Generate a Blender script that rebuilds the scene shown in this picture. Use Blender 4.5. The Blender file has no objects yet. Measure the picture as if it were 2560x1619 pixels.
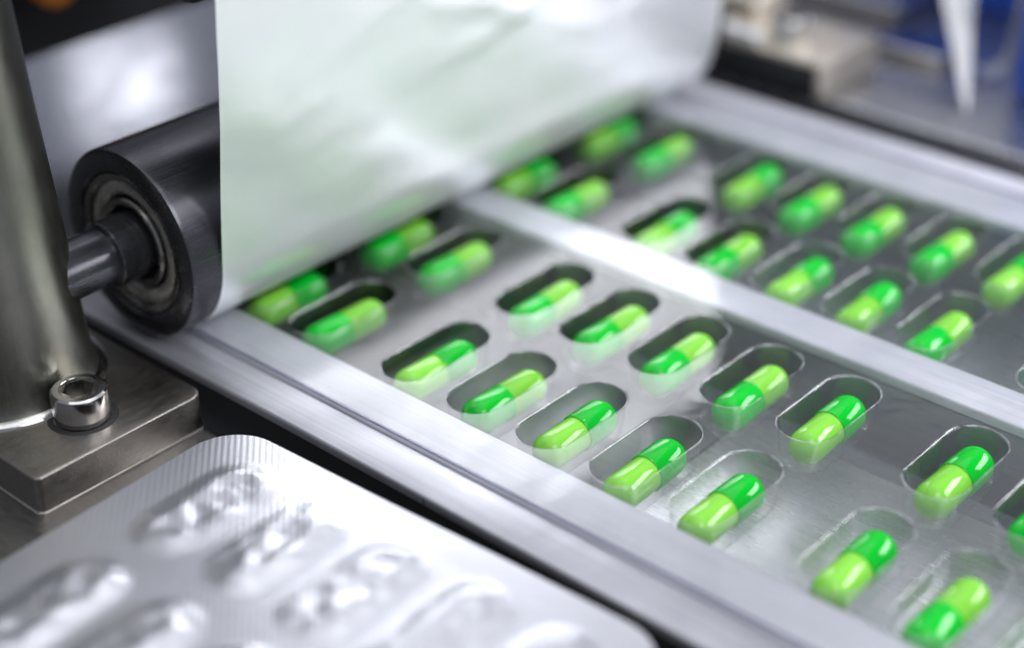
import bpy, bmesh, math, random
from mathutils import Vector, Matrix, noise
random.seed(7)
S = 0.001                      # everything below is written in millimetres
scene = bpy.context.scene
COL = scene.collection
R = math.radians

# ------------------------------------------------------------------ camera
CAM_POS = Vector((187.963, -189.78, 162.42))
AZ, EL, ROLL = R(131.699), R(30.457), R(-0.461)
d = Vector((math.cos(EL)*math.cos(AZ), math.cos(EL)*math.sin(AZ), -math.sin(EL)))
r = d.cross(Vector((0, 0, 1))).normalized(); u = r.cross(d)
r2 = r*math.cos(ROLL) + u*math.sin(ROLL); u2 = -r*math.sin(ROLL) + u*math.cos(ROLL)
cam = bpy.data.cameras.new('camera'); camo = bpy.data.objects.new('camera', cam); COL.objects.link(camo)
camo.matrix_world = Matrix(((r2.x, u2.x, -d.x, CAM_POS.x*S), (r2.y, u2.y, -d.y, CAM_POS.y*S), (r2.z, u2.z, -d.z, CAM_POS.z*S), (0, 0, 0, 1)))
cam.sensor_width = 36.0; cam.sensor_fit = 'HORIZONTAL'
cam.lens = 4199.27/2560*36.0
cam.clip_start = 0.005; cam.clip_end = 20.0
cam.dof.use_dof = True; cam.dof.focus_distance = 0.290; cam.dof.aperture_fstop = 5.2
scene.camera = camo

# ------------------------------------------------------------------ light and exposure
world = bpy.data.worlds.new('World'); scene.world = world; world.use_nodes = True
world.node_tree.nodes['Background'].inputs['Color'].default_value = (0.78, 0.84, 1.0, 1)
world.node_tree.nodes['Background'].inputs['Strength'].default_value = 0.24

def area(name, pos, target, sx, sy, power, color=(1, 1, 1), spread=180):
    l = bpy.data.lights.new(name, 'AREA'); l.shape = 'RECTANGLE'; l.size = sx*S; l.size_y = sy*S
    l.energy = power; l.color = color; l.spread = R(spread)
    o = bpy.data.objects.new(name, l); COL.objects.link(o)
    o.location = Vector(pos)*S
    o.rotation_euler = (Vector(target)-Vector(pos)).to_track_quat('-Z', 'Y').to_euler()
    return o
area('ceiling_lamp', (20, 20, 800), (30, 30, 0), 1100, 900, 3.05, (0.96, 0.98, 1.0))
area('side_lamp', (278, 352, 190), (-26, 66, 42), 320, 140, 0.74, (0.97, 0.97, 1.0), 110)
area('highlight_lamp', (-345, 177, 97), (-145, 39, 0), 40, 22, 0.008, (0.95, 0.97, 1.0))  # unseen lamp added to make the highlight on the sealed foil
area('rear_fill', (-150, 340, 520), (70, -20, 0), 700, 520, 0.4, (0.94, 0.95, 1.0))  # unseen fill added to brighten the rails and the pack
area('front_fill', (260, -40, 270), (120, -20, 0), 170, 170, 0.42, (0.95, 0.97, 1.0))  # unseen fill added to lift the rail towards the near right
for x, y in ((150, 40), (95, 120), (-10, 60)):
    area('spot_lamp', (x, y, 620), (40, 20, 0), 9, 9, 0.07, (1, 1, 1))

vs = scene.view_settings
vs.view_transform = 'Standard'; vs.look = 'None'; vs.exposure = 0.17; vs.gamma = 1.0; vs.use_curve_mapping = False
scene.cycles.use_denoising = True
scene.cycles.use_adaptive_sampling = True; scene.cycles.adaptive_threshold = 0.025
scene.cycles.max_bounces = 9; scene.cycles.transparent_max_bounces = 16
scene.cycles.glossy_bounces = 5; scene.cycles.diffuse_bounces = 3
scene.cycles.caustics_reflective = True; scene.cycles.sample_clamp_indirect = 6.0

# ------------------------------------------------------------------ materials
def newmat(name):
    m = bpy.data.materials.new(name); m.use_nodes = True
    nt = m.node_tree; nt.nodes.clear()
    out = nt.nodes.new('ShaderNodeOutputMaterial')
    return m, nt, out
def N(nt, t, **kw):
    n = nt.nodes.new(t)
    for k, v in kw.items(): setattr(n, k, v)
    return n
def coords(nt, scale=(1, 1, 1), rot=(0, 0, 0)):
    tc = N(nt, 'ShaderNodeTexCoord'); mp = N(nt, 'ShaderNodeMapping')
    mp.inputs['Scale'].default_value = [s/S for s in scale]; mp.inputs['Rotation'].default_value = rot
    nt.links.new(tc.outputs['Object'], mp.inputs['Vector']); return mp.outputs['Vector']
def noisetex(nt, vec, scale, detail=3, rough=0.55, dist=0.0):
    n = N(nt, 'ShaderNodeTexNoise'); n.inputs['Scale'].default_value = scale; n.inputs['Detail'].default_value = detail
    n.inputs['Roughness'].default_value = rough; n.inputs['Distortion'].default_value = dist
    nt.links.new(vec, n.inputs['Vector']); return n.outputs['Fac']
def rng(nt, val, a, b, c, e):
    m = N(nt, 'ShaderNodeMapRange'); nt.links.new(val, m.inputs['Value'])
    for k, x in zip(('From Min', 'From Max', 'To Min', 'To Max'), (a, b, c, e)): m.inputs[k].default_value = x
    return m.outputs['Result']
def mixcol(nt, fac, a, b):
    m = N(nt, 'ShaderNodeMix', data_type='RGBA'); nt.links.new(fac, m.inputs['Factor'])
    m.inputs['A'].default_value = (*a, 1); m.inputs['B'].default_value = (*b, 1); return m.outputs['Result']
def bumpn(nt, h, strength, dist, normal=None):
    b = N(nt, 'ShaderNodeBump'); b.inputs['Strength'].default_value = strength; b.inputs['Distance'].default_value = dist*S
    nt.links.new(h, b.inputs['Height'])
    if normal is not None: nt.links.new(normal, b.inputs['Normal'])
    return b.outputs['Normal']

def metal(name, ca, cb, rough, grain=(1, 1, 1), gscale=1.0, gstr=0.1, blotch=0.05, metallic=1.0, aniso=0.0, rv=0.08, spots=0.0, streak=0.08):
    m, nt, out = newmat(name)
    p = N(nt, 'ShaderNodeBsdfPrincipled'); nt.links.new(p.outputs[0], out.inputs['Surface'])
    p.inputs['Metallic'].default_value = metallic
    v0 = coords(nt); vg = coords(nt, grain)
    bl = noisetex(nt, v0, blotch, 5, 0.6, 0.4)
    col = mixcol(nt, rng(nt, bl, 0.3, 0.7, 0, 1), ca, cb)
    g = noisetex(nt, vg, gscale, 4, 0.65)
    hsv = N(nt, 'ShaderNodeHueSaturation'); nt.links.new(col, hsv.inputs['Color'])
    nt.links.new(rng(nt, g, 0.3, 0.7, 1-streak, 1+streak), hsv.inputs['Value'])
    nt.links.new(hsv.outputs['Color'], p.inputs['Base Color'])
    sm = N(nt, 'ShaderNodeMath', operation='ADD')
    nt.links.new(rng(nt, bl, 0.3, 0.7, rough-rv, rough+rv), sm.inputs[0]); nt.links.new(rng(nt, g, 0.3, 0.7, -rv*0.5, rv*0.5), sm.inputs[1])
    nt.links.new(sm.outputs[0], p.inputs['Roughness'])
    nrm = bumpn(nt, g, gstr, 0.05)
    if spots:
        sp = noisetex(nt, v0, 1.6, 2, 0.5)
        nrm = bumpn(nt, rng(nt, sp, 0.55, 0.75, 0, 1), spots, 0.12, nrm)
    nt.links.new(nrm, p.inputs['Normal'])
    return m

M = {}
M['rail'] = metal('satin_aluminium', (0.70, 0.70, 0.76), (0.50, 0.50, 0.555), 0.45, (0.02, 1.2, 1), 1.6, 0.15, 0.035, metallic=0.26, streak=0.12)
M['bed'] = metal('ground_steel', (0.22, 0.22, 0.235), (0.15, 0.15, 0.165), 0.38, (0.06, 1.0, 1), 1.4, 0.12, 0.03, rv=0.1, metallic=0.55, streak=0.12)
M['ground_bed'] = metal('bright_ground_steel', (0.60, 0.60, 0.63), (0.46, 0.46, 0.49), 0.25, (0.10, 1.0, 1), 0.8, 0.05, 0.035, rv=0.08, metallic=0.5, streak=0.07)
M['dark_bed'] = metal('dark_steel', (0.44, 0.45, 0.50), (0.30, 0.305, 0.345), 0.28, (0.06, 1, 1), 1.2, 0.1, 0.03, metallic=0.6)
M['table'] = metal('table_steel', (0.30, 0.29, 0.285), (0.21, 0.205, 0.20), 0.42, (0.3, 1, 1), 1.2, 0.12, 0.03)
M['slot'] = metal('slot_black', (0.02, 0.02, 0.022), (0.03, 0.03, 0.03), 0.55, (1, 1, 1), 0.4, 0.1, 0.05, metallic=0.2)
M['plate'] = metal('milled_plate', (0.37, 0.34, 0.31), (0.27, 0.25, 0.23), 0.36, (1, 0.35, 1), 1.1, 0.16, 0.06, spots=0.15)
M['post'] = metal('cast_stainless', (0.23, 0.228, 0.195), (0.165, 0.162, 0.14), 0.36, (1, 1, 0.15), 1.2, 0.12, 0.045, spots=0.10, streak=0.05)
M['bright'] = metal('polished_steel', (0.72, 0.70, 0.68), (0.60, 0.59, 0.57), 0.17, (1, 1, 0.2), 1.2, 0.06, 0.2, rv=0.05)
M['roller'] = metal('gunmetal', (0.105, 0.105, 0.115), (0.075, 0.075, 0.085), 0.25, (2.0, 0.05, 2.0), 1.2, 0.10, 0.06, metallic=0.8)
M['bearing'] = metal('bearing_steel', (0.62, 0.60, 0.54), (0.48, 0.46, 0.42), 0.26, (1, 1, 1), 0.6, 0.04, 0.1, rv=0.05, metallic=0.7)
M['shield'] = metal('bearing_shield', (0.36, 0.35, 0.33), (0.27, 0.265, 0.25), 0.28, (1, 1, 1), 0.6, 0.05, 0.1)
M['black'] = metal('black_beam_and_shade', (0.018, 0.018, 0.021), (0.03, 0.03, 0.033), 0.5, (1, 0.1, 1), 0.6, 0.1, 0.05, metallic=0.3)  # the beam's own black, also used to paint shade on block and rail
M['near_rail'] = metal('dimmed_aluminium', (0.56, 0.56, 0.615), (0.42, 0.42, 0.465), 0.45, (0.02, 1.2, 1), 1.6, 0.15, 0.035, metallic=0.28, streak=0.12)  # rail aluminium darkened in colour to hold down its bright glare
M['dimmed_strip'] = metal('dimmed_brushed_strip', (0.50, 0.50, 0.54), (0.34, 0.34, 0.375), 0.42, (0.015, 1.0, 1), 1.4, 0.15, 0.03, metallic=0.6, streak=0.16)  # darker copy of the rail metal, for the strip without film sheen
M['rail_side'] = metal('grey_rail_side', (0.34, 0.35, 0.37), (0.25, 0.255, 0.275), 0.4, (0.05, 1, 1), 0.8, 0.1, 0.04, metallic=0.5)
M['beige'] = metal('beige_steel', (0.74, 0.68, 0.59), (0.62, 0.56, 0.48), 0.36, (1, 1, 1), 0.5, 0.1, 0.05, metallic=0.55)
M['blue'] = metal('blue_enamel', (0.02, 0.10, 0.55), (0.015, 0.08, 0.42), 0.35, (1, 1, 1), 0.1, 0.05, 0.02, metallic=0.0)
M['slate'] = metal('slate_steel', (0.60, 0.59, 0.61), (0.44, 0.44, 0.47), 0.30, (1, 1, 1), 0.3, 0.05, 0.03)
M['orange'] = metal('orange_plastic', (0.95, 0.28, 0.0), (0.85, 0.22, 0.0), 0.4, (1, 1, 1), 0.3, 0.05, 0.1, metallic=0.0)
M['white'] = metal('white_plastic', (0.88, 0.87, 0.88), (0.82, 0.81, 0.83), 0.3, (1, 1, 1), 0.3, 0.05, 0.05, metallic=0.0)

def film_material(name, tint, haze, rough, bump, boost=1.0, patchy=False):
    m, nt, out = newmat(name)
    g = N(nt, 'ShaderNodeNewGeometry')
    v = coords(nt)
    nrm = bumpn(nt, noisetex(nt, v, 0.055, 2, 0.5, 0.6), bump, 1.2)
    sc = coords(nt, (1.0, 0.06, 1), (0, 0, 0.6))
    scr = rng(nt, noisetex(nt, sc, 1.6, 2, 0.5), 0.68, 0.74, 0, 1)
    nrm = bumpn(nt, scr, 0.10, 0.02, nrm)
    dot = N(nt, 'ShaderNodeVectorMath', operation='DOT_PRODUCT')
    nt.links.new(g.outputs['Incoming'], dot.inputs[0]); nt.links.new(nrm, dot.inputs[1])
    ab = N(nt, 'ShaderNodeMath', operation='ABSOLUTE'); nt.links.new(dot.outputs['Value'], ab.inputs[0])
    om = N(nt, 'ShaderNodeMath', operation='SUBTRACT', use_clamp=True); om.inputs[0].default_value = 1.0; nt.links.new(ab.outputs[0], om.inputs[1])
    pw = N(nt, 'ShaderNodeMath', operation='POWER'); nt.links.new(om.outputs[0], pw.inputs[0]); pw.inputs[1].default_value = 5.0
    fr = rng(nt, pw.outputs[0], 0, 1, 0.09*boost, 0.95)
    tr = N(nt, 'ShaderNodeBsdfTransparent'); tr.inputs['Color'].default_value = (*tint, 1)
    gl = N(nt, 'ShaderNodeBsdfGlossy'); gl.inputs['Roughness'].default_value = rough
    nt.links.new(nrm, gl.inputs['Normal'])
    df = N(nt, 'ShaderNodeBsdfDiffuse'); df.inputs['Color'].default_value = (0.85, 0.87, 0.9, 1)
    m1 = N(nt, 'ShaderNodeMixShader'); m1.inputs[0].default_value = haze
    nt.links.new(tr.outputs[0], m1.inputs[1]); nt.links.new(df.outputs[0], m1.inputs[2])
    if patchy:
        oi = N(nt, 'ShaderNodeObjectInfo'); ad = N(nt, 'ShaderNodeVectorMath', operation='ADD'); sc2 = N(nt, 'ShaderNodeVectorMath', operation='SCALE')
        cmb = N(nt, 'ShaderNodeCombineXYZ')
        for k in range(3): nt.links.new(oi.outputs['Random'], cmb.inputs[k])
        nt.links.new(cmb.outputs[0], sc2.inputs[0]); sc2.inputs['Scale'].default_value = 300.0
        nt.links.new(v, ad.inputs[0]); nt.links.new(sc2.outputs[0], ad.inputs[1])
        nt.links.new(rng(nt, noisetex(nt, ad.outputs[0], 0.28, 3, 0.7), 0.42, 0.66, 0.0, haze), m1.inputs[0])
    m2 = N(nt, 'ShaderNodeMixShader'); nt.links.new(fr, m2.inputs[0])
    nt.links.new(m1.outputs[0], m2.inputs[1]); nt.links.new(gl.outputs[0], m2.inputs[2])
    nt.links.new(m2.outputs[0], out.inputs['Surface'])
    return m
M['film'] = film_material('clear_film', (0.97, 0.98, 0.98), 0.012, 0.04, 0.15, 1.3)
M['pocket'] = film_material('clear_pocket', (0.965, 0.98, 0.97), 0.012, 0.05, 0.05, 1.05)
M['film_edge'] = film_material('cut_film_edge', (0.62, 0.62, 0.70), 0.05, 0.2, 0.05, 0.8)
M['rim'] = film_material('rim_glint', (0.9, 0.9, 0.92), 0.34, 0.07, 0.06, 1.5, True)  # white haze paints the bright reflection line along the pocket rims
M['loose_film'] = film_material('loose_clear_film', (0.93, 0.94, 0.96), 0.25, 0.1, 0.3, 1.2)

def capsule_material(name, ca, cb):
    m, nt, out = newmat(name)
    p = N(nt, 'ShaderNodeBsdfPrincipled'); nt.links.new(p.outputs[0], out.inputs['Surface'])
    oi = N(nt, 'ShaderNodeObjectInfo')
    c = mixcol(nt, oi.outputs['Random'], ca, cb); nt.links.new(c, p.inputs['Base Color'])
    v = coords(nt)
    p.inputs['Roughness'].default_value = 0.075; p.inputs['IOR'].default_value = 1.42
    nt.links.new(bumpn(nt, noisetex(nt, v, 0.5, 2, 0.5), 0.05, 0.25), p.inputs['Normal'])
    return m
M['dark_green'] = capsule_material('dark_green_gelatin', (0.0, 0.51, 0.028), (0.0, 0.45, 0.02))
M['light_green'] = capsule_material('light_green_gelatin', (0.235, 0.63, 0.065), (0.19, 0.55, 0.045))

def foil_material(name, ca, cb, metallic, rough, knurl=False, bstr=0.2):
    m, nt, out = newmat(name)
    p = N(nt, 'ShaderNodeBsdfPrincipled'); nt.links.new(p.outputs[0], out.inputs['Surface'])
    v = coords(nt)
    n = noisetex(nt, v, 0.03, 4, 0.55, 0.8)
    nt.links.new(mixcol(nt, rng(nt, n, 0.35, 0.65, 0, 1), ca, cb), p.inputs['Base Color'])
    p.inputs['Metallic'].default_value = metallic
    nt.links.new(rng(nt, n, 0.3, 0.7, rough-0.05, rough+0.05), p.inputs['Roughness'])
    nrm = bumpn(nt, noisetex(nt, v, 0.12, 4, 0.6, 0.5), bstr, 0.6)
    if knurl:
        w = N(nt, 'ShaderNodeTexWave', wave_type='BANDS', bands_direction='DIAGONAL', wave_profile='SIN')
        vv = coords(nt, (1, 1, 0.0)); nt.links.new(vv, w.inputs['Vector']); w.inputs['Scale'].default_value = 0.42; w.inputs['Distortion'].default_value = 0.15
        nrm = bumpn(nt, w.outputs['Fac'], 0.22, 0.09, nrm)
    nt.links.new(nrm, p.inputs['Normal'])
    return m
M['foil'] = foil_material('lidding_foil', (0.91, 0.93, 0.935), (0.92, 0.925, 0.95), 0.72, 0.36, bstr=0.08)
M['sealed'] = foil_material('sealed_foil', (0.60, 0.60, 0.66), (0.50, 0.50, 0.56), 0.95, 0.2, bstr=0.04)
M['pack_foil'] = foil_material('pack_foil', (0.60, 0.60, 0.645), (0.52, 0.52, 0.56), 0.86, 0.38, knurl=True, bstr=0.10)

# ------------------------------------------------------------------ mesh helpers
class MB:
    def __init__(self): self.v = []; self.f = []
    def add(self, vs, fs):
        o = len(self.v); self.v += [tuple(p) for p in vs]; self.f += [tuple(i+o for i in f) for f in fs]; return self
    def box(self, x0, x1, y0, y1, z0, z1):
        v = [(x, y, z) for z in (z0, z1) for y in (y0, y1) for x in (x0, x1)]
        return self.add(v, [(0, 2, 3, 1), (4, 5, 7, 6), (0, 1, 5, 4), (2, 6, 7, 3), (0, 4, 6, 2), (1, 3, 7, 5)])
    def lathe(self, prof, n=64, axis='Z', c=(0, 0, 0), close=False):
        vs = []; m = len(prof)
        for i in range(n):
            a = 2*math.pi*i/n; ca, sa = math.cos(a), math.sin(a)
            for rr, h in prof:
                if axis == 'Z': vs.append((c[0]+rr*ca, c[1]+rr*sa, c[2]+h))
                else: vs.append((c[0]+rr*ca, c[1]+h, c[2]-rr*sa))
        fs = []
        for i in range(n):
            j = (i+1) % n
            for k in range(m-1 if not close else m):
                k2 = (k+1) % m
                fs.append((i*m+k, j*m+k, j*m+k2, i*m+k2))
        return self.add(vs, fs)
    def grid(self, nx, ny, fn):
        vs = [fn(i/nx, j/ny) for j in range(ny+1) for i in range(nx+1)]
        return self.add(vs, [(j*(nx+1)+i, j*(nx+1)+i+1, (j+1)*(nx+1)+i+1, (j+1)*(nx+1)+i) for j in range(ny) for i in range(nx)])
    def mesh(self, name, m, smooth=True, angle=35, bevel=None):
        me = bpy.data.meshes.new(name); me.from_pydata([(x*S, y*S, z*S) for x, y, z in self.v], [], self.f)
        bm = bmesh.new(); bm.from_mesh(me)
        bmesh.ops.remove_doubles(bm, verts=bm.verts, dist=1e-7)
        if bevel:
            es = [e for e in bm.edges if len(e.link_faces) == 2 and e.calc_face_angle(0) > 0.6]
            bmesh.ops.bevel(bm, geom=es, offset=bevel*S, segments=3, profile=0.5, affect='EDGES')
        bmesh.ops.recalc_face_normals(bm, faces=bm.faces)
        bm.to_mesh(me); bm.free()
        me.materials.append(m)
        if smooth:
            me.shade_smooth() if hasattr(me, 'shade_smooth') else None
            me.set_sharp_from_angle(angle=R(angle))
        return me
    def build(self, name, m, parent=None, **kw):
        return link(name, self.mesh(name, m, **kw), parent)
def link(name, me, parent=None, loc=None):
    o = bpy.data.objects.new(name, me); COL.objects.link(o)
    if parent is not None: o.parent = parent
    if loc is not None: o.location = Vector(loc)*S
    return o
def empty(name, loc):
    o = bpy.data.objects.new(name, None); COL.objects.link(o); o.location = Vector(loc)*S; o.empty_display_size = 0.005; return o
def tag(o, label, cat, group=None):
    o['label'] = label; o['category'] = cat
    if group: o['group'] = group
    return o
def structure(o): o['kind'] = 'structure'; return o

# ------------------------------------------------------------------ layout numbers
PITCH, GAP = 16.39, 8.32
ROWS = {'A': 0.0, 'B': 31.27, 'C': 71.31, 'D': 102.43}
def colx(c):
    x = (c-3)*PITCH
    if c < 3: x -= GAP
    if c > 7: x += GAP
    if c > 12: x += GAP
    return x
COLS = list(range(-1, 12))
FILM_Y0, FILM_Y1 = -24.3, 130.0
X0, X1 = -230.0, 190.0
RX, RZ, RR = -46.7, 18.95, 18.5

# ------------------------------------------------------------------ setting
structure(MB().box(-420, 320, -300, -38.6, -14, -7).build('machine_table', M['table'], bevel=0.5))
structure(MB().box(-420, 320, -38.6, 146, -40, -26).build('machine_slot', M['slot'], smooth=False))
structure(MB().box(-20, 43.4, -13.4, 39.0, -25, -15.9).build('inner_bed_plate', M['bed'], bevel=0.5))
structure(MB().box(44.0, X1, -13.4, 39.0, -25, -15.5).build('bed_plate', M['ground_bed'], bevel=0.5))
structure(MB().box(0, X1, 39.6, 116.4, -25.5, -19.0).build('lower_bed_plate', M['dark_bed'], bevel=0.5))
structure(MB().box(-420, 320, 153, 620, -26, -2).build('rear_table', M['slate'], bevel=0.8))
structure(MB().box(-420, X0-1, -38, 146, -24, -4).build('rear_bed', M['table'], bevel=0.8))

# ------------------------------------------------------------------ guide rails
def rail(y0, y1, ztop, label, base, top='rail', bev=0.6):
    o = MB().box(X0, X1, y0, y1, -2.6, ztop).build('guide_rail', M[top], bevel=bev)
    MB().box(X0, X1, y0+0.25, y1-0.25, -26, -2.62).build('rail_base', M[base], o, smooth=False)
    return tag(o, label, 'rail', 'guide rails under the clear film')
near = rail(-25.0, -13.5, -0.25, 'wide satin aluminium guide rail nearest the silver pack in front', 'black', 'near_rail')  # black base here stands in for the shaded rail side
MB().box(X0, X1, -33.8, -25.02, -2.6, -0.55).build('dimmed_rail_strip', M['dimmed_strip'], near, bevel=0.5)  # uncovered strip of the rail top, toned down for the missing film reflection
MB().box(X0, X1, -33.5, -25.3, -26, -2.62).build('strip_shade_base', M['black'], near, smooth=False)  # black block paints in the shade on the rail's outer side
rail(47.8, 58.1, -0.25, 'narrow satin aluminium guide rail running between the two capsule lanes', 'rail_side')
rail(116.5, 138.7, -0.25, 'satin aluminium guide rail farthest away, before the dark gap', 'rail_side')
# scribed tick on the outer face of the near rail
mk = MB(); mk.box(29.2, 29.45, -33.86, -33.8, -2.5, -0.9)
mk.build('scribed_mark', M['slot'], near, smooth=False)

# ------------------------------------------------------------------ clear film web with pockets
HL, HW = 6.9, 5.15       # half straight length, end radius of a pocket mouth
NS = 22
def stadium(off, cx=0, cy=0):
    pts = []; rr = HW+off
    for i in range(NS+1):
        a = math.pi*i/NS; pts.append((cx+rr*math.cos(a), cy+HL+rr*math.sin(a)))
    for i in range(NS+1):
        a = math.pi+math.pi*i/NS; pts.append((cx+rr*math.cos(a), cy-HL+rr*math.sin(a)))
    return pts
def pocket_mesh(depth=8.3, flat=True):
    prof = [(0.5, 0.0), (0.36, 0.05), (0.2, 0.03), (0.08, -0.12), (0.02, -0.4), (-0.12, -2.6), (-0.30, -depth+3.0), (-0.55, -depth+1.7), (-1.05, -depth+0.7), (-1.8, -depth+0.15), (-2.6, -depth), (-HW+0.02, -depth)]
    b = MB(); n = 2*(NS+1); vs = []
    for o, z in prof: vs += [(x, y, z) for x, y in stadium(o)]
    fs = []
    for k in range(len(prof)-1):
        for i in range(n):
            j = (i+1) % n; fs.append((k*n+i, k*n+j, (k+1)*n+j, (k+1)*n+i))
    fs.append(tuple((len(prof)-1)*n+i for i in range(n)))
    b.add(vs, fs)
    return b
web = tag(empty('blister_web', (0, 50, 0)), 'clear plastic blister film with rows of oval pockets lying across the rails', 'film')
ys = [FILM_Y0, (ROWS['A']+ROWS['B'])/2, (ROWS['B']+ROWS['C'])/2, (ROWS['C']+ROWS['D'])/2, FILM_Y1]
xs = [X0]+[(colx(COLS[i])+colx(COLS[i+1]))/2 for i in range(len(COLS)-1)]+[X1]
fb = MB()
for ci, c in enumerate(COLS):
    for ri, k in enumerate('ABCD'):
        cx, cy = colx(c), ROWS[k]; x0, x1, y0, y1 = xs[ci], xs[ci+1], ys[ri], ys[ri+1]
        ring = stadium(0.5, cx, cy); n = len(ring)
        def hit(p):
            dx, dy = p[0]-cx, p[1]-cy; t = 1e9; side = 0
            if dx > 1e-9 and (x1-cx)/dx < t: t = (x1-cx)/dx; side = 0
            if dx < -1e-9 and (x0-cx)/dx < t: t = (x0-cx)/dx; side = 2
            if dy > 1e-9 and (y1-cy)/dy < t: t = (y1-cy)/dy; side = 1
            if dy < -1e-9 and (y0-cy)/dy < t: t = (y0-cy)/dy; side = 3
            return (cx+dx*t, cy+dy*t), side
        corner = {(0, 1): (x1, y1), (1, 2): (x0, y1), (2, 3): (x0, y0), (3, 0): (x1, y0)}
        for i in range(n):
            j = (i+1) % n
            (b0, s0), (b1, s1) = hit(ring[i]), hit(ring[j])
            poly = [ring[i], b0]
            s = s0
            while s != s1:
                s2 = (s+1) % 4; poly.append(corner[(s, s2)]); s = s2
            poly += [b1, ring[j]]
            fb.add([(x, y-50, 0) for x, y in poly], [tuple(range(len(poly)))])
fs_ = fb.build('film_sheet', M['film'], web)
for yy in (FILM_Y0, FILM_Y1):
    MB().box(X0, X1, yy-0.22-50, yy+0.22-50, -0.12, 0.22).build('film_edge', M['film_edge'], web, smooth=False)
pm = pocket_mesh().mesh('pocket', M['pocket'], angle=80)
def rim_slot(me):
    me.materials.append(M['rim'])
    for p in me.polygons:
        if p.center.z > -0.30*S: p.material_index = 1
rim_slot(pm)
for c in COLS:
    for k in 'ABCD':
        link('pocket', pm, web, (colx(c), ROWS[k]-50, 0))

# ------------------------------------------------------------------ capsules
CR, CL = 3.5, 19.8
def half(rad, y_end, y_tip):
    # open cylinder from y_end to a hemispherical tip at y_tip (along Y)
    sg = 1 if y_tip > y_end else -1; b = MB()
    prof = [(rad*0.9, y_end), (rad-0.04, y_end), (rad, y_end+sg*0.06)]
    yc = y_tip-sg*rad
    for i in range(15):
        a = (math.pi/2)*i/14; prof.append((max(rad*math.cos(a), 0.0), yc+sg*rad*math.sin(a)))
    return b.lathe(prof, 36, 'Y')
cap_me = half(CR, 0.3, CL/2).mesh('cap', M['dark_green'], angle=50)
body_me = half(CR-0.17, 0.9, -CL/2).mesh('body', M['light_green'], angle=50)
ORD = ['', 'first', 'second', 'third', 'fourth', 'fifth', 'sixth', 'seventh', 'eighth', 'ninth', 'tenth']
ROWLAB = {'A': 'in the row along the near rail', 'B': 'in the row just before the middle rail', 'C': 'in the row just past the middle rail', 'D': 'in the row along the far rail'}
DARKNEAR = {'A': '010100001', 'B': '111111001', 'C': '010100110', 'D': '010111010'}
for k in 'ABCD':
    last = {'A': 10, 'B': 9, 'C': 8, 'D': 8}[k]
    for c in range(1, last+1):
        dn = (DARKNEAR[k]+'01')[c-1] == '1'
        o = empty('capsule', (colx(c)+random.uniform(-0.35, 0.35), ROWS[k]+random.uniform(-0.9, 0.9), -8.2+CR+0.05))
        o.rotation_euler.z = (math.pi if dn else 0.0)+R(random.uniform(-1.5, 1.5))
        cp = link('cap', cap_me, o); bd = link('body', body_me, o)
        roll = random.uniform(0, 6.28); cp.rotation_euler.y = roll; bd.rotation_euler.y = roll
        tag(o, 'two-tone green capsule, %s from the hanging foil %s' % (ORD[c], ROWLAB[k]), 'capsule', 'capsules lying in the film pockets')

# ------------------------------------------------------------------ lidding foil round the roller
def foil_path():
    pts = [(-228.0+i*4, 0.55) for i in range(46)]
    rr = RR+0.12; th = R(-5.7)
    for i in range(25):
        a = R(-90)+(th-R(-90))*i/24; pts.append((RX+rr*math.cos(a), RZ+rr*math.sin(a)))
    bx, bz = pts[-1]; tx, tz = -math.sin(th), math.cos(th); L = 60.0
    for i in range(1, 31): pts.append((bx+tx*L*i/30, bz+tz*L*i/30))
    bx, bz = pts[-1]; r3 = 12.1; cx, cz = bx-r3*math.cos(th), bz-r3*math.sin(th)
    for i in range(1, 17):
        a = th+R(38)*i/16; pts.append((cx+r3*math.cos(a), cz+r3*math.sin(a)))
    a = th+R(38); bx, bz = pts[-1]; tx, tz = -math.sin(a), math.cos(a)
    for i in range(1, 20): pts.append((bx+tx*6*i, bz+tz*6*i))
    return pts, (cx, cz)
path, UP = foil_path()
FY0, FY1 = -25.6, 127.0
nfy = 110
def foil_pt(uv, vv):
    i = uv*(len(path)-1); k = min(int(i), len(path)-2); f = i-k
    x = path[k][0]*(1-f)+path[k+1][0]*f; z = path[k][1]*(1-f)+path[k+1][1]*f
    dx, dz = path[k+1][0]-path[k][0], path[k+1][1]-path[k][1]; l = math.hypot(dx, dz)
    y = FY0+(FY1-FY0)*vv
    amp = 0.0
    if k > 72: amp = min(1.0, (k-72)/12.0)
    w = 0
    if amp:
        p = Vector((y*0.030, z*0.045, 3.1))
        w = 0.6+noise.noise(p)*0.45+0.14*noise.noise(p*2.3)+0.05*noise.noise(p*5.1)
        q = Vector((y*0.035-z*0.02, z*0.13+y*0.05, 9.0)); w += 1.7*max(0, noise.noise(q)-0.10)*max(0.0, min(1.0, (y-5)/30))
        q = Vector((y*0.022+z*0.03, z*0.10-y*0.02, 2.0)); w += 0.9*max(0, noise.noise(q)-0.2)
    return (x+dz/l*w*amp*0.9, y, z-dx/l*w*amp*0.9)
NP = len(path)-1; KS = 47          # the sealed stretch behind the roller, then the hanging stretch
fo = MB().grid(NP-KS, nfy, lambda a, b: foil_pt((KS+a*(NP-KS))/NP, b)).build('lidding_foil', M['foil'], angle=80)
MB().grid(KS, 40, lambda a, b: foil_pt(a*KS/NP, b)).build('sealed_web', M['sealed'], fo, angle=80)
tag(fo, 'pale silver lidding foil sheet hanging down and wrapped under the dark roller', 'foil')

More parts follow.
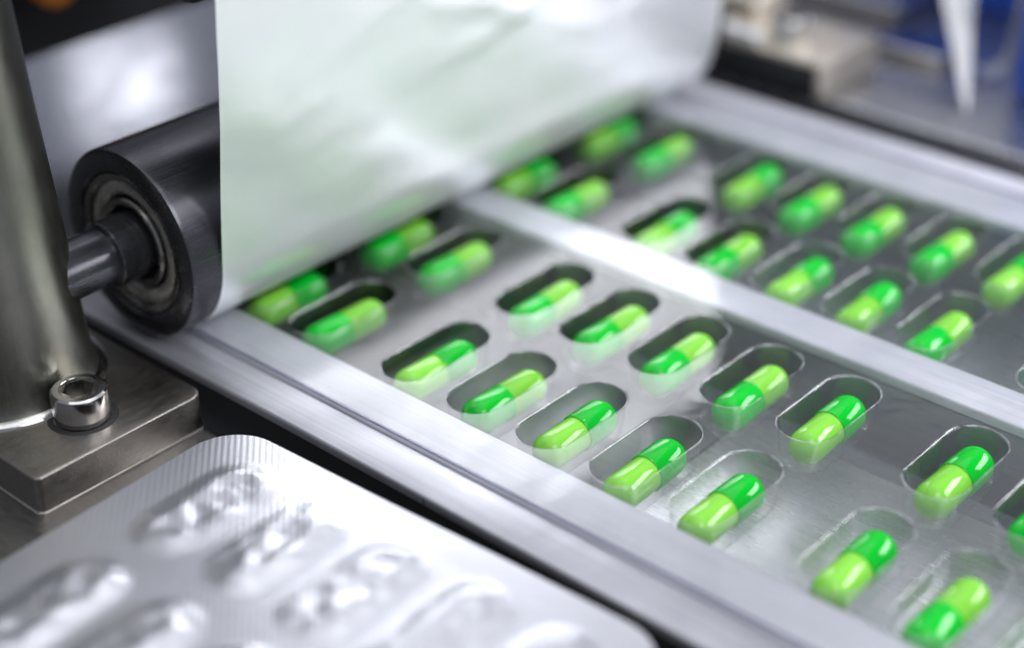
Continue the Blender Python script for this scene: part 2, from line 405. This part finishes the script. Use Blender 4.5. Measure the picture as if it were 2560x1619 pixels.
# ------------------------------------------------------------------ rollers
def ring(prof, name, m, parent, n=72, c=(0, 0, 0), close=True):
    return MB().lathe(prof, n, 'Y', c, close).build(name, m, parent, angle=30)
rl = tag(empty('pressure_roller', (RX, 50, RZ)), 'dark steel roller with open ball bearing end beside the foil', 'roller')
ye = -32.3-50; y2 = 131-50
ring([(14.0, ye+3), (14.0, ye+0.5), (14.4, ye), (RR-0.9, ye), (RR-0.25, ye+0.3), (RR, ye+1.0), (RR, y2-0.8), (RR-0.8, y2), (14.0, y2)], 'roller_body', M['roller'], rl, 96)
ring([(13.9, ye+3), (13.9, ye+0.9), (13.6, ye+0.6), (12.6, ye+0.6), (12.3, ye+0.9), (12.3, ye+3)], 'bearing_outer_ring', M['shield'], rl)
ring([(12.25, ye+3.2), (12.25, ye+1.6), (11.6, ye+1.3), (10.0, ye+1.3), (9.4, ye+1.7), (9.0, ye+2.4), (9.0, ye+3.2)], 'bearing_shield', M['bearing'], rl)
ring([(8.7, ye+3.4), (8.7, ye+1.3), (8.4, ye+0.9), (7.6, ye+0.9), (7.3, ye+1.2), (7.3, ye+3.4)], 'bearing_inner_ring', M['shield'], rl)
ring([(13.9, ye+3.1), (5.0, ye+3.1), (5.0, ye+4.0), (13.9, ye+4.0)], 'bearing_back', M['slot'], rl)
sh = ring([(0.1, ye-24), (5.4, ye-24), (5.4, ye-6.4), (5.2, ye-6.2), (5.2, ye-5.9), (5.5, ye-5.7), (6.1, ye-5.5), (6.3, ye-5.2), (6.3, ye+3.2), (0.1, ye+3.2)], 'shaft', M['roller'], rl, 64)
ur = tag(empty('guide_roller', (UP[0], 50, UP[1])), 'thin steel guide roller carrying the foil above the picture', 'roller')
ring([(0.1, -74), (11.4, -74), (11.9, -73.5), (11.9, 76.5), (11.4, 77), (0.1, 77)], 'roller_body', M['roller'], ur, 64)

# ------------------------------------------------------------------ support bracket with base plate
PX, PY = -54.4, -58.1
br = tag(empty('roller_bracket', (PX, PY, -7)), 'tapered stainless post on a thick base plate holding the roller shaft', 'bracket')
def post_prof():
    return [(0.1, 7.0), (18.2, 7.0), (18.2, 7.5), (17.7, 8.2), (17.1, 9.6), (16.8, 11.5), (16.5, 15), (15.9, 24), (15.4, 34), (13.6, 60), (12.0, 90), (11.0, 110), (0.1, 110)]
MB().lathe([(a, b) for a, b in post_prof()], 96, 'Z').build('post', M['post'], br, angle=30)
MB().lathe([(18.0, 7.02), (19.4, 7.02), (19.3, 7.3), (18.6, 7.75), (18.0, 8.0)], 96, 'Z', close=True).build('weld_collar', M['bright'], br, angle=40)
pl = MB()
px0, px1, py0, py1 = -92-PX, -21.5-PX, -73.2-PY, -37.4-PY
rc = 3.0
outl = [(px0, py0), (px1-0.8, py0), (px1, py0+0.8)]
for i in range(7):
    a = R(90)*i/6; outl.append((px1-rc+rc*math.cos(a), py1-rc+rc*math.sin(a)))
outl.append((px0, py1)); n = len(outl)
pl.add([(x, y, 0.02) for x, y in outl]+[(x, y, 7.0) for x, y in outl], [tuple(range(n)), tuple(range(n, 2*n))]+[(i, (i+1) % n, n+(i+1) % n, n+i) for i in range(n)])
plate = pl.build('base_plate', M['plate'], br, bevel=0.45, angle=25)
# socket head screw
sx, sy = -31.6-PX, -56.4-PY
hexr = 2.9
sc = MB(); prof = [(3.3, 10.6), (3.3, 12.6), (3.5, 12.9), (4.55, 12.9), (4.95, 12.6), (5.05, 12.1), (5.05, 7.9), (4.9, 7.35), (4.3, 7.1), (0.1, 7.1)]
sc.lathe(prof, 64, 'Z', (sx, sy, 0))
screw = sc.build('cap_screw', M['bright'], br, angle=30)
hx = MB(); hv = []
for z in (12.75, 9.4): hv += [(sx+hexr*math.cos(R(60*i+12)), sy+hexr*math.sin(R(60*i+12)), z) for i in range(6)]
hv += [(sx+3.45*math.cos(R(10*i+12)), sy+3.45*math.sin(R(10*i+12)), 12.86) for i in range(36)]
hf = [(i, (i+1) % 6, 6+(i+1) % 6, 6+i) for i in range(6)]+[(6, 7, 8, 9, 10, 11)]
for i in range(36):
    hf.append((12+i, 12+(i+1) % 36, (((i+1)//6) % 6) if (i % 6) == 5 else i//6)) if (i % 6) != 5 else hf.append((12+i, 12+(i+1) % 36, ((i+1)//6) % 6, i//6))
hx.add(hv, hf); hx.build('hex_socket', M['shield'], screw, smooth=False)
MB().lathe([(5.15, 7.01), (6.2, 7.01), (6.1, 7.06), (5.15, 7.06)], 48, 'Z', (sx, sy, 0), True).build('seat_shadow', M['slot'], br)  # flat black ring drawn as the shadow round the seated screw head

# ------------------------------------------------------------------ finished silver pack in front
pk = tag(empty('blister_pack', (34, -74.5, 0)), 'finished silver blister pack with crumpled capsule bumps lying in front', 'blister pack')
pk.rotation_euler.z = R(2.6)
PW, PH, PRc, PDX = 93.0, 70.0, 9.0, 5.0
PKC = [(-34+7.2+i*16.4, 15.6) for i in range(5)]+[(-34+7.2+i*16.4, -15.6) for i in range(5)]
PKC = [(x, y) for x, y in PKC]
def sd_caps(x, y, cx, cy):
    dy = max(abs(y-cy)-HL, 0); return math.hypot(x-cx, dy)-HW
def pack_z(x, y):
    z = 0.8
    for cx, cy in PKC:
        s = sd_caps(x, y, cx, cy)
        if s < 2.5:
            t = min(1, max(0, (2.5-s)/5.5)); h = t*t*(3-2*t)
            p = Vector((x*0.13, y*0.13, cx*0.37+cy))
            w = noise.noise(p)*0.8+0.42*noise.noise(p*2.1)+0.08*noise.noise(p*4.3)
            z += h*(0.95+1.0*w)
    z += 0.25*noise.noise(Vector((x*0.03, y*0.03, 4.4)))
    return z
def in_round(x, y):
    ax, ay = abs(x)-(PW/2-PRc), abs(y)-(PH/2-PRc)
    if ax > 0 and ay > 0:
        l = math.hypot(ax, ay)
        if l > PRc: return (math.copysign(PW/2-PRc+ax/l*PRc, x), math.copysign(PH/2-PRc+ay/l*PRc, y))
    return (x, y)
def pack_pt(a, b):
    x, y = in_round((a-0.5)*PW, (b-0.5)*PH); return (x+PDX, y, pack_z(x+PDX, y))
MB().grid(200, 150, pack_pt).build('foil_lid', M['pack_foil'], pk, angle=80)
pkm = pocket_mesh(7.2).mesh('pack_pocket', M['pocket'], angle=80)
for cx, cy in PKC: link('pack_pocket', pkm, pk, (cx, cy, 0.45))

# ------------------------------------------------------------------ background machinery
tag(MB().box(-156, -135.4, -120, 330, 20, 64).build('cross_beam', M['black'], bevel=1.0), 'black horizontal cross beam behind the roller, upper left corner', 'beam')
ob = empty('orange_knob', (-135.3, 13.5, 38.6)); tag(ob, 'blurred orange knob on the black cross beam, top left corner', 'knob')
ob.rotation_euler.y = math.pi/2
MB().lathe([(0.1, 0), (3.2, 0), (3.2, 1.5), (5.4, 2.2), (5.8, 4), (5.6, 7), (4.2, 8.4), (0.1, 8.8)], 32, 'Z').build('knob_head', M['orange'], ob)

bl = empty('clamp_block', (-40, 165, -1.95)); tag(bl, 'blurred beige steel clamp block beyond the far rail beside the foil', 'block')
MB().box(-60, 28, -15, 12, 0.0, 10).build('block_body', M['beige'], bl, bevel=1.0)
MB().box(-62, 26.5, -16.2, -15.05, 0.0, 8.6).build('shade_plate', M['black'], bl, bevel=0.3)  # black plate put in for the shade on the block's front face
MB().box(-60, 0, -4, 12, 10.03, 17).build('block_jaw', M['beige'], bl, bevel=1.0)
MB().lathe([(0.1, 10.05), (5.5, 10.05), (5.5, 15.5), (4.8, 16.2), (3.0, 16.2), (3.0, 12), (0.1, 12)], 32, 'Z', (12, -5, 0)).build('clamp_bolt', M['bright'], bl)
MB().lathe([(0.1, 10.05), (4.0, 10.05), (4.0, 13), (0.1, 13.4)], 32, 'Z', (-6, -9.5, 0)).build('glint_stud', M['bright'], bl)  # polished stud added to give the block top a bright spot
MB().box(-4, 8, -15, -10.5, 10.04, 12.6).build('block_highlight', M['white'], bl, bevel=0.6)  # white piece standing in for a highlight on the block top

bb = empty('bracket_arm', (-10, 190, -1.95)); tag(bb, 'blurred grey steel bracket arm left of the white hanging strip', 'bracket')
MB().box(-12, 12, -4, 8, 0.0, 4.0).build('arm_bar', M['bright'], bb, bevel=0.8)
MB().box(-46, -12.2, 14, 60, 0.0, 7.0).build('arm_base', M['slate'], bb, bevel=0.8)

bc = empty('blue_cabinet', (60, 250, -1.95)); tag(bc, 'blue enamelled machine cabinet at the right edge, far behind', 'cabinet')
MB().box(-112, 0, -17, 40, 0.05, 45).build('cabinet_body', M['blue'], bc, bevel=2)
MB().box(-38, 0, -66, -17.2, 0.05, 45).build('cabinet_door', M['blue'], bc, bevel=2)

def ribbon(fn, n, thick=0.5):
    # fn(b) -> centre point, half width vector; a thin solid band
    b = MB(); vs = []
    for i in range(n+1):
        c, w, nn = fn(i/n)
        for sx in (-1, 1):
            for sn in (-1, 1): vs.append(tuple(Vector(c)+Vector(w)*sx+Vector(nn)*sn*thick/2))
    fs = []
    for i in range(n):
        o = i*4
        for p, q in ((0, 1), (1, 3), (3, 2), (2, 0)): fs.append((o+p, o+q, o+4+q, o+4+p))
    fs += [(0, 1, 3, 2), (n*4, n*4+2, n*4+3, n*4+1)]
    return b.add(vs, fs)
def strip_fn(b):
    w = 4.6*(1-max(0, b-0.35)/0.65)**0.9+0.35
    return (-16+35*b, 212-45*b, 36-37.3*b+1.2*math.sin(3.1*b)), (w*0.75, w*0.66, 0), (0.36, -0.41, 0.84)
so = ribbon(strip_fn, 30).build('plastic_strip', M['white'], angle=80)
tag(so, 'white plastic strip tapering to a point, hanging at upper right', 'strip')
def loop_fn(b):
    a = math.pi*b
    return (12.5-5.2*math.cos(a), 189-3.5*math.cos(a), 10-9.5*math.sin(a)+(26*(abs(b-0.5)*2)**6)), (2.2, -2.4, 0), (0.75*math.cos(a), 0.6*math.cos(a), math.sin(a))
lo = ribbon(loop_fn, 40, 0.4).build('film_loop', M['loose_film'], angle=80)
tag(lo, 'loose loop of clear film hanging right of the white strip', 'film')

# ------------------------------------------------------------------ end
bpy.context.view_layer.update()
